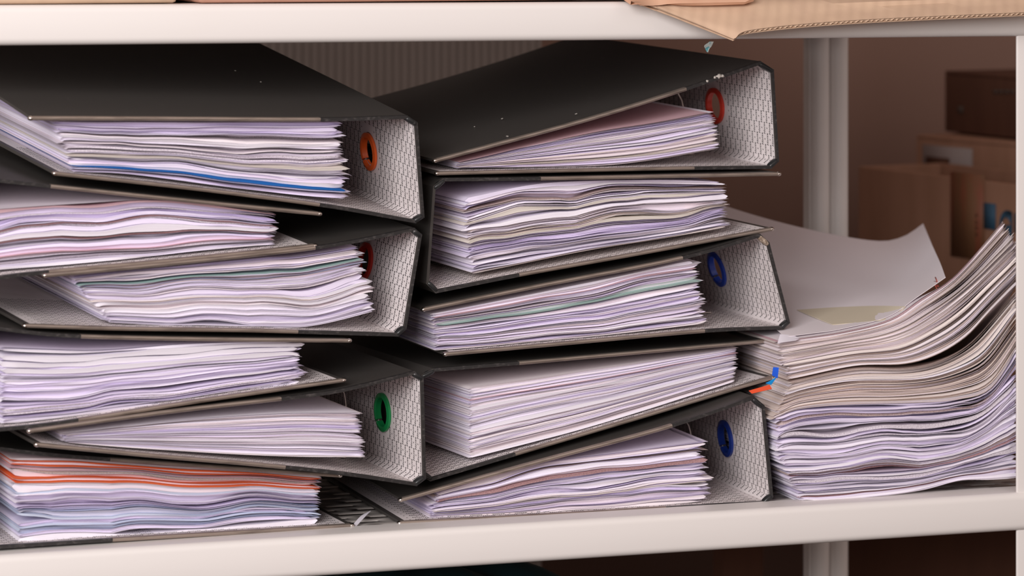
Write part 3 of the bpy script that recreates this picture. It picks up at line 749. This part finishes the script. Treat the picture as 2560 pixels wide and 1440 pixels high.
# ---------------------------------------------------------------- large sheet behind the pile, note, tabs
def patch(name, rows, m, t=.0003, nu=26, nv=20, mats=None, **props):
    """rows of world points, back to front -> smooth thin sheet with thickness"""
    R = np.array([spline(r, nu) for r in rows]); G = np.stack([spline(R[:, i], nv) for i in range(nu)], 1)
    n1, n2 = G.shape[:2]; V = G.reshape(-1, 3)
    du = np.gradient(G, axis=1); dv = np.gradient(G, axis=0); N = np.cross(du, dv).reshape(-1, 3); N /= np.linalg.norm(N, axis=1)[:, None]
    if N[:, 2].mean() < 0: N = -N
    o = V.mean(0); VV = np.vstack([V + N * t / 2, V - N * t / 2]) - o; f = []
    K = n1 * n2; I = lambda a, b: a * n2 + b
    for a in range(n1 - 1):
        for b_ in range(n2 - 1):
            f.append((I(a, b_), I(a + 1, b_), I(a + 1, b_ + 1), I(a, b_ + 1))); f.append((K + I(a, b_ + 1), K + I(a + 1, b_ + 1), K + I(a + 1, b_), K + I(a, b_)))
    for b_ in range(n2 - 1):
        f.append((I(0, b_), I(0, b_ + 1), K + I(0, b_ + 1), K + I(0, b_))); f.append((I(n1 - 1, b_ + 1), I(n1 - 1, b_), K + I(n1 - 1, b_), K + I(n1 - 1, b_ + 1)))
    for a in range(n1 - 1):
        f.append((I(a + 1, 0), I(a, 0), K + I(a, 0), K + I(a + 1, 0))); f.append((I(a, n2 - 1), I(a + 1, n2 - 1), K + I(a + 1, n2 - 1), K + I(a, n2 - 1)))
    me = mesh(name, VV, f, mats or [m], smooth=40); ob = link(name, me, **props); ob.location = o
    return ob, G
_fr = []
for (x_, y_) in ((1968, 848), (2040, 839), (2107, 829), (2225, 798), (2302, 747), (2371, 699)):
    q_ = at(x_, y_, .022); q_[1] = .027; q_[2] += .0012; _fr.append(q_)
big, BG = patch('large_paper_sheet', [
    [at(1725, 485, .34), at(1840, 524, .34), at(1950, 556, .34), at(2080, 586, .34), at(2200, 603, .34), at(2262, 590, .34), at(2308, 559, .34)],
    [at(1815, 650, .22), at(1880, 668, .22), at(1950, 680, .22), at(2090, 690, .22), at(2210, 690, .22), at(2290, 650, .22), at(2331, 614, .22)],
    [at(1905, 785, .10), at(1950, 785, .10), at(2020, 781, .10), at(2090, 774, .10), at(2210, 748, .10), at(2300, 704, .10), at(2351, 658, .10)],
    _fr],
    PM['pale'][0], label='large blank sheet curling up behind the loose pile, one corner raised', category='paper')
# red pencil strokes on the large sheet
b = MB(); rs = [(2338, 693), (2343, 705), (2335, 703), (2346, 716), (2338, 714), (2343, 724)]
def on_big(px, py, off=.003):
    r = ray(px, py); best = None; Gf = BG.reshape(-1, 3)
    dd = Gf - CAM; k = (dd @ EY); q = np.stack([1280 + FPX * (dd @ EX) / k, HORIZON - FPX * dd[:, 2] / k], 1)
    e_ = ((q - np.array([px, py])) ** 2).sum(1); ii = np.argsort(e_)[:4]; ww = 1 / (e_[ii] + 1); dep = ((Gf[ii] - CAM) @ EY * ww).sum() / ww.sum(); return CAM + r * (dep / np.dot(r, EY)) - r / np.linalg.norm(r) * off
note, _ = patch('yellow_note', [[on_big(*q) for q in ((1992, 775), (2080, 769), (2180, 765), (2264, 766))],
    [on_big(*q) for q in ((2035, 793), (2110, 787), (2190, 783), (2250, 781))],
    [on_big(*q) for q in ((2082, 812), (2140, 807), (2200, 801), (2238, 796))]],
    mat('pale_yellow_paper', (.72, .64, .50), .8), nu=10, nv=6, label='pale yellowed note lying on the large curled sheet', category='note')
b.tube([on_big(*q) for q in rs], .0004, 5)
b.build('red_pencil_mark', [mat('red_pencil', (.7, .12, .08), .8)], None).name = 'pencil_mark'
pm = bpy.data.objects['pencil_mark']; pm.parent = big; pm.matrix_parent_inverse.identity(); pm.data.transform(__import__('mathutils').Matrix.Translation(-big.location))

def tab(name, pts, c, label):
    A0 = [np.array(p) for p in pts]
    return patch(name, [[A0[0], A0[1]], [A0[3], A0[2]]], mat(name + '_plastic', c, .4), t=.0003, nu=6, nv=5, label=label, category='sticky tab')[0]
tab('sticky_tab', [at(1933, 918, .016), at(1947, 919, .016), at(1944, 946, .012), at(1930, 938, .012)], (.01, .12, .80), 'bright blue sticky tab poking out of the loose pile')
tab('sticky_tab', [at(1944, 940, .014), at(1930, 950, .014), at(1914, 958, .018), at(1928, 962, .010)], (.01, .30, .75), 'lighter blue sticky tab bent under the bright blue one')
tab('sticky_tab', [at(1872, 977, .012), at(1924, 962, .014), at(1930, 972, .010), at(1880, 984, .009)], (.90, .11, .04), 'orange red sticky tab sticking out beside the binder corner')
patch('loose_sheet_corner', [[at(1950, 836, .03), at(1975, 838, .03), at(2003, 845, .024)], [at(1944, 857, .018), at(1960, 855, .016), at(1990, 851, .018)]], PM['white'][0], nu=8, nv=5,
      label='small bright white sheet corner folded out at the top end of the pile', category='paper')

# scraps
patch('paper_scrap', [[at(918, 1281, .060), at(927, 1277, .058)], [at(900, 1292, .046), at(908, 1297, .044)], [at(879, 1316, .030), at(889, 1318, .030)]], PM['white'][0], nu=6, nv=10,
      label='small torn paper strip lying on the shelf edge between the two piles', category='paper scrap')
patch('tape_scrap', [[at(1774, 104, .004), at(1784, 104, .004)], [at(1761, 114, .002), at(1779, 115, .004)], [at(1763, 122, .004), at(1773, 123, .003)], [at(1767, 130, .003), at(1770, 131, .003)]],
      mat('dirty_clear_tape', (.42, .46, .44), .2, noise=((300, 300, 300), .5, .6, (.08, .25, .28))), nu=8, nv=10, label='little crumpled tape scrap hanging below the upper shelf rail', category='tape')

# ---------------------------------------------------------------- cardboard above
def closed_box(name, x0, x1, y0, y1, z0, z1, m, label, tape=None, **kw):
    root = link(name, None); root.location = ((x0 + x1) / 2, (y0 + y1) / 2, z0); root['label'] = label; root['category'] = 'cardboard box'
    org = np.array(root.location)
    b = MB(); t = .004; b.box((x0, y0, z0), (x1, y1, z1)); b.build('body', [m], root, org, bevel=.003)
    fl = MB(); ym = (y0 + y1) / 2
    fl.box((x0, y0, z1), (x1, ym - .001, z1 + t)); fl.build('top_flap', [m], root, org, bevel=.001)
    fl = MB(); fl.box((x0, ym + .001, z1), (x1, y1, z1 + t)); fl.build('top_flap', [m], root, org, bevel=.001)
    tp = MB(); tp.box((x0 - .0005, ym - .025, z1 + t), (x1 + .0005, ym + .025, z1 + t + .0004)); tp.build('tape_strip', [M_CARDT], root, org)
    return root
zb = UP_Z
closed_box('cardboard_box', at(-260, 10, .004)[0], at(444, 10, .004)[0], .0045, .33, zb + .0005, zb + .22, M_CARDT, 'tan cardboard box on the upper shelf beside the long pinkish box')
closed_box('cardboard_box', at(497, 10, .003)[0], at(1562, 10, .003)[0], .0035, .35, zb + .0002, zb + .25, M_CARDP, 'long pinkish brown cardboard box on the upper shelf beside the tan box')
# corrugated sheet hanging over the rail
def corrugated(name, rows, m, label, t=.0036, pitch=.0042, nu=240, nv=14):
    R = np.array([spline(r, nu) for r in rows]); G = np.stack([spline(R[:, i], nv) for i in range(nu)], 1)
    root = link(name, None); root['label'] = label; root['category'] = 'cardboard'; o = G.reshape(-1, 3).mean(0); root.location = o
    du = np.gradient(G, axis=1); dv = np.gradient(G, axis=0); N = np.cross(du, dv); N /= np.linalg.norm(N, axis=2)[..., None]
    if N[..., 2].mean() < 0: N = -N
    def sheet(nm, off0, off1, mm):
        n1, n2 = G.shape[:2]; A0 = (G + N * off0[None, :, None]).reshape(-1, 3); A1 = (G + N * off1[None, :, None]).reshape(-1, 3); K = n1 * n2; f = []
        I = lambda a, b_: a * n2 + b_
        for a in range(n1 - 1):
            for b_ in range(n2 - 1):
                f.append((I(a, b_), I(a + 1, b_), I(a + 1, b_ + 1), I(a, b_ + 1))); f.append((K + I(a, b_ + 1), K + I(a + 1, b_ + 1), K + I(a + 1, b_), K + I(a, b_)))
        for b_ in range(n2 - 1):
            f.append((I(0, b_), I(0, b_ + 1), K + I(0, b_ + 1), K + I(0, b_))); f.append((I(n1 - 1, b_ + 1), I(n1 - 1, b_), K + I(n1 - 1, b_), K + I(n1 - 1, b_ + 1)))
        for a in range(n1 - 1):
            f.append((I(a + 1, 0), I(a, 0), K + I(a, 0), K + I(a + 1, 0))); f.append((I(a, n2 - 1), I(a + 1, n2 - 1), K + I(a + 1, n2 - 1), K + I(a, n2 - 1)))
        link(nm, mesh(nm, np.vstack([A0, A1]) - o, f, [mm], smooth=40), root)
    one = np.ones(nu); arc = np.concatenate([[0], np.cumsum(np.linalg.norm(np.diff(G[-1], axis=0), axis=1))])
    tri = np.abs(((arc / pitch) % 1) * 2 - 1) * 2 - 1
    sheet('top_liner', one * t / 2, one * (t / 2 - .0005), m); sheet('bottom_liner', -one * t / 2, -one * (t / 2 - .0005), m)
    sheet('fluting', tri * (t / 2 - .0007) + .0002, tri * (t / 2 - .0007) - .0002, m)
    return root
def flute_mat():
    m = card('fluted_cardboard', (.66, .47, .33), (.60, .42, .30)); nt = m.node_tree; b = nt.nodes['Principled BSDF']
    tc = nt.nodes.new('ShaderNodeTexCoord'); mp = nt.nodes.new('ShaderNodeMapping'); mp.inputs['Rotation'].default_value = (0, 0, math.radians(-62)); mp.inputs['Scale'].default_value = (36, 36, 36)
    wv = nt.nodes.new('ShaderNodeTexWave'); wv.bands_direction = 'Y'; wv.inputs['Scale'].default_value = 1; wv.inputs['Distortion'].default_value = .6
    bp = nt.nodes.new('ShaderNodeBump'); bp.inputs['Strength'].default_value = .35; bp.inputs['Distance'].default_value = .0008
    nt.links.new(tc.outputs['Object'], mp.inputs[0]); nt.links.new(mp.outputs[0], wv.inputs['Vector']); nt.links.new(wv.outputs['Fac'], bp.inputs['Height']); nt.links.new(bp.outputs[0], b.inputs['Normal'])
    return m
corrugated('corrugated_sheet', [
    [np.array([at(1700, 0, .0)[0] - .03, .12, UP_Z + .012]), np.array([at(1900, 0, 0)[0], .12, UP_Z + .014]), np.array([at(2200, 0, 0)[0], .12, UP_Z + .016]), np.array([at(2535, 0, 0)[0], .12, UP_Z + .016])],
    [at(1602, 7, -.002), at(1850, 2, -.002), at(2200, -4, -.003), at(2550, -8, -.003)],
    [at(1700, 46, -.020), at(1890, 36, -.020), at(2200, 20, -.018), at(2640, 6, -.018)],
    [at(1833, 100, -.038), at(1885, 78, -.038), at(2150, 54, -.034), at(2700, 29, -.032)]], flute_mat(),
    'tan corrugated cardboard sheet hanging over the upper shelf rail')
patch('torn_cardboard_flap', [
    [np.array([at(1560, 0, 0)[0], .1, UP_Z + .03]), np.array([at(1880, 0, 0)[0], .1, UP_Z + .03])],
    [at(1566, 0, -.012), at(1700, -3, -.014), at(1880, -8, -.014)],
    [at(1600, 9, -.016), at(1720, 11, -.020), at(1862, 8, -.022)]], card('peach_cardboard', (.72, .44, .30), (.66, .38, .25)), t=.003, nu=40, nv=12,
    label='torn peach coloured cardboard flap lying over the corrugated sheet', category='cardboard')

# ---------------------------------------------------------------- boxes behind, in the back right
def corner_box(name, pl, pr, Yl, Yr, ztop_px, zbase, dep, m, label, open_top=False, marks=None):
    """pl/pr: picture x of the front face ends at distances Yl/Yr; ztop_px: picture y of its top left corner"""
    a = at(pl, ztop_px, Yl); c = at(pr, ztop_px, Yr); c = np.array([c[0], c[1], a[2]]); z1 = a[2]
    root = link(name, None); o = np.array([a[0], a[1], zbase]); root.location = o; root['label'] = label; root['category'] = 'cardboard box'
    e = c - a; e[2] = 0; Lx = np.linalg.norm(e); e = e / Lx; nb = np.array([-e[1], e[0], 0]); up = np.array([0, 0, 1.])
    H = z1 - zbase; t = .004; c0 = np.array([a[0], a[1], zbase])
    def slab(p, w_, dd, h_):  # corner + extents
        b = MB(); ce = c0 + e * (p[0] + w_ / 2) + nb * (p[1] + dd / 2) + up * (p[2] + h_ / 2)
        b.obox(ce, e * w_ / 2, nb * dd / 2, up * h_ / 2); return b
    slab((0, 0, 0), Lx, t, H).build('front_wall', [m], root, o, bevel=.001)
    slab((0, dep - t, 0), Lx, t, H).build('rear_wall', [m], root, o, bevel=.001)
    slab((0, t, 0), t, dep - 2 * t, H).build('side_wall', [m], root, o, bevel=.001)
    slab((Lx - t, t, 0), t, dep - 2 * t, H).build('side_wall', [m], root, o, bevel=.001)
    slab((t, t, 0), Lx - 2 * t, dep - 2 * t, t).build('bottom', [m], root, o)
    if not open_top: slab((0, 0, H), Lx, dep, t).build('top_flap', [m], root, o, bevel=.001)
    for (nm, x, z, ww, hh, mm, poly) in (marks or ()):
        b = MB(); n0 = -nb * .0006
        if poly is None: b.obox(c0 + e * (x + ww / 2) + up * (z + hh / 2) + n0, e * ww / 2, nb * .0004, up * hh / 2)
        else:
            k = len(poly); v = [c0 + e * (x + p[0] * ww) + up * (z + p[1] * hh) + n0 for p in poly] + [c0 + e * (x + p[0] * ww) + up * (z + p[1] * hh) for p in poly]
            b.add(v, [tuple(range(k)), tuple(range(2 * k - 1, k - 1, -1))] + [(i, (i + 1) % k, k + (i + 1) % k, k + i) for i in range(k)])
        b.build(nm, [mm], root, o)
    return root, c0, e, up
def face_xy(px, py, c0, e):               # picture point -> metres along / up the front face
    nb = np.array([-e[1], e[0], 0]); q = on_plane(px, py, c0, nb) - c0; return float(q @ e), float(q[2])
BZ = .70
Y0a, Y1a = .80, .44
a_ = at(2146, 416, Y0a); c_ = at(2700, 416, Y1a); ea = c_ - a_; ea[2] = 0; ea = unit(ea); c0a = np.array([a_[0], a_[1], BZ])
def mk(nm, x0, y0, x1, y1, mm, poly=None):
    A0 = face_xy(x0, y1, c0a, ea); A1 = face_xy(x1, y0, c0a, ea); return (nm, A0[0], A0[1], A1[0] - A0[0], A1[1] - A0[1], mm, poly)
M_TAPE = mat('brown_packing_tape', (.20, .095, .045), .5, noise=((60, 60, 14), .45, .65, (.26, .075, .04)))
M_INKB = mat('teal_blue_print', (.035, .10, .17), .6)
M_INKK = mat('dark_print', (.07, .05, .04), .7)
umb = [(0, .0), (0, .35), (.05, .62), (.2, .85), (.45, .98), (.75, 1), (1, .95), (1, 0), (.55, 0), (.55, .45), (.9, .45), (.8, .62), (.6, .72), (.4, .7), (.22, .55), (.15, .42), (.45, .45), (.45, 0)]
marks = [mk('packing_tape', 2378, 438, 2462, 640, M_TAPE), mk('printed_mark', 2460, 510, 2490, 571, M_INKB), mk('printed_mark', 2499, 527, 2531, 590, M_INKB, umb), mk('printed_mark', 2538, 537, 2575, 582, M_INKB)]
for k, yy in enumerate((535, 552, 566, 582)): marks.append(mk('printed_mark', 2441, yy, 2446, yy + 8, M_INKK))
corner_box('cardboard_box', 2146, 2700, Y0a, Y1a, 416, BZ, .105, M_CARD, 'open brown cardboard box behind the shelving with tape and blue printed symbols', True, marks)
Y0b, Y1b = .885, .61
b0 = at(2291, 346, Y0b); b1 = at(2740, 346, Y1b); eb = b1 - b0; eb[2] = 0; eb = unit(eb); c0b = np.array([b0[0], b0[1], BZ + .005])
def mkb(nm, x0, y0, x1, y1, mm):
    A0 = face_xy(x0, y1, c0b, eb); A1 = face_xy(x1, y0, c0b, eb); return (nm, A0[0], A0[1], A1[0] - A0[0], A1[1] - A0[1], mm, None)
corner_box('cardboard_box', 2291, 2740, Y0b, Y1b, 346, BZ + .005, .17, M_CARD, 'middle cardboard box with a pasted grey paper label, rising from the open box', False,
    [mkb('paper_label', 2308, 372, 2432, 450, mat('grey_label_paper', (.30, .25, .24), .8)), mkb('printed_mark', 2316, 396, 2376, 440, M_CARDD)])
zc = b0[2] + .006
Y0c, Y1c = .90, .60
t0 = at(2362, 186, Y0c); e_c = at(2780, 186, Y1c) - t0; e_c[2] = 0; e_c = unit(e_c); c0c = np.array([t0[0], t0[1], zc])
def mkc(nm, x0, y0, x1, y1, mm):
    A0 = face_xy(x0, y1, c0c, e_c); A1 = face_xy(x1, y0, c0c, e_c); return (nm, A0[0], A0[1], A1[0] - A0[0], A1[1] - A0[1], mm, None)
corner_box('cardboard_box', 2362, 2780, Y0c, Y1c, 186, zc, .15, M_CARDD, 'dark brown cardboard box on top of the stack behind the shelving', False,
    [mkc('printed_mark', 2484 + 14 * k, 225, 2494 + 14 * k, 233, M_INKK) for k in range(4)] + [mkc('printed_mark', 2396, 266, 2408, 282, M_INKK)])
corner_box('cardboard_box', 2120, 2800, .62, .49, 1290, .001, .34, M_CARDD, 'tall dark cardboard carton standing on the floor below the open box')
b = MB(); b.box((at(2100, 700, .5)[0] - .05, .425, .66), (1.4, 1.09, .695)); 
for (x, y) in ((.36, .44), (1.36, .44), (.36, 1.07), (1.36, 1.07)): b.box((x - .02, y - .012, 0), (x + .02, y + .012, .66))
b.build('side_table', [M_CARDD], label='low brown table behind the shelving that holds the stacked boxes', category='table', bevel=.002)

# teal bag on the shelf below
def bag():
    cx, cy, z0 = at(1120, 1440, .17)[0] - .02, .19, .3805
    top = at_z(1, 1, 1) if False else None
    nu, nv = 64, 30; v = []; H = at(1200, 1402, .15)[2] - z0
    rng = np.random.default_rng(5); ph = rng.random(8) * 6
    for j in range(nv):
        t = j / (nv - 1); r = (1 - .12 * t) * math.sqrt(max(0.0, 1 - max(0, (t - .35) / .65) ** 2.2)) * .98 + .02
        for i in range(nu):
            a = 2 * math.pi * i / nu; fold = 1 + .045 * math.sin(7 * a + ph[0] + 3 * t) + .03 * math.sin(15 * a + ph[1] - 5 * t) + .02 * math.sin(27 * a + ph[2])
            v.append((cx + .235 * r * fold * math.cos(a), cy + .15 * r * fold * math.sin(a), z0 + H * t + .006 * math.sin(5 * a + ph[3]) * t))
    f = [(j * nu + i, j * nu + (i + 1) % nu, (j + 1) * nu + (i + 1) % nu, (j + 1) * nu + i) for j in range(nv - 1) for i in range(nu)]
    f += [tuple(range(nu - 1, -1, -1)), tuple((nv - 1) * nu + i for i in range(nu))]
    b = MB(); b.add(v, f); o_ = np.array([cx, cy, z0])
    o = b.build('plastic_bag', [mat('dark_teal_plastic', (.012, .045, .055), .4)], None, o_, smooth=60, label='dark teal plastic bag filling the space under the lower shelf', category='bag'); o.location = o_
bag()
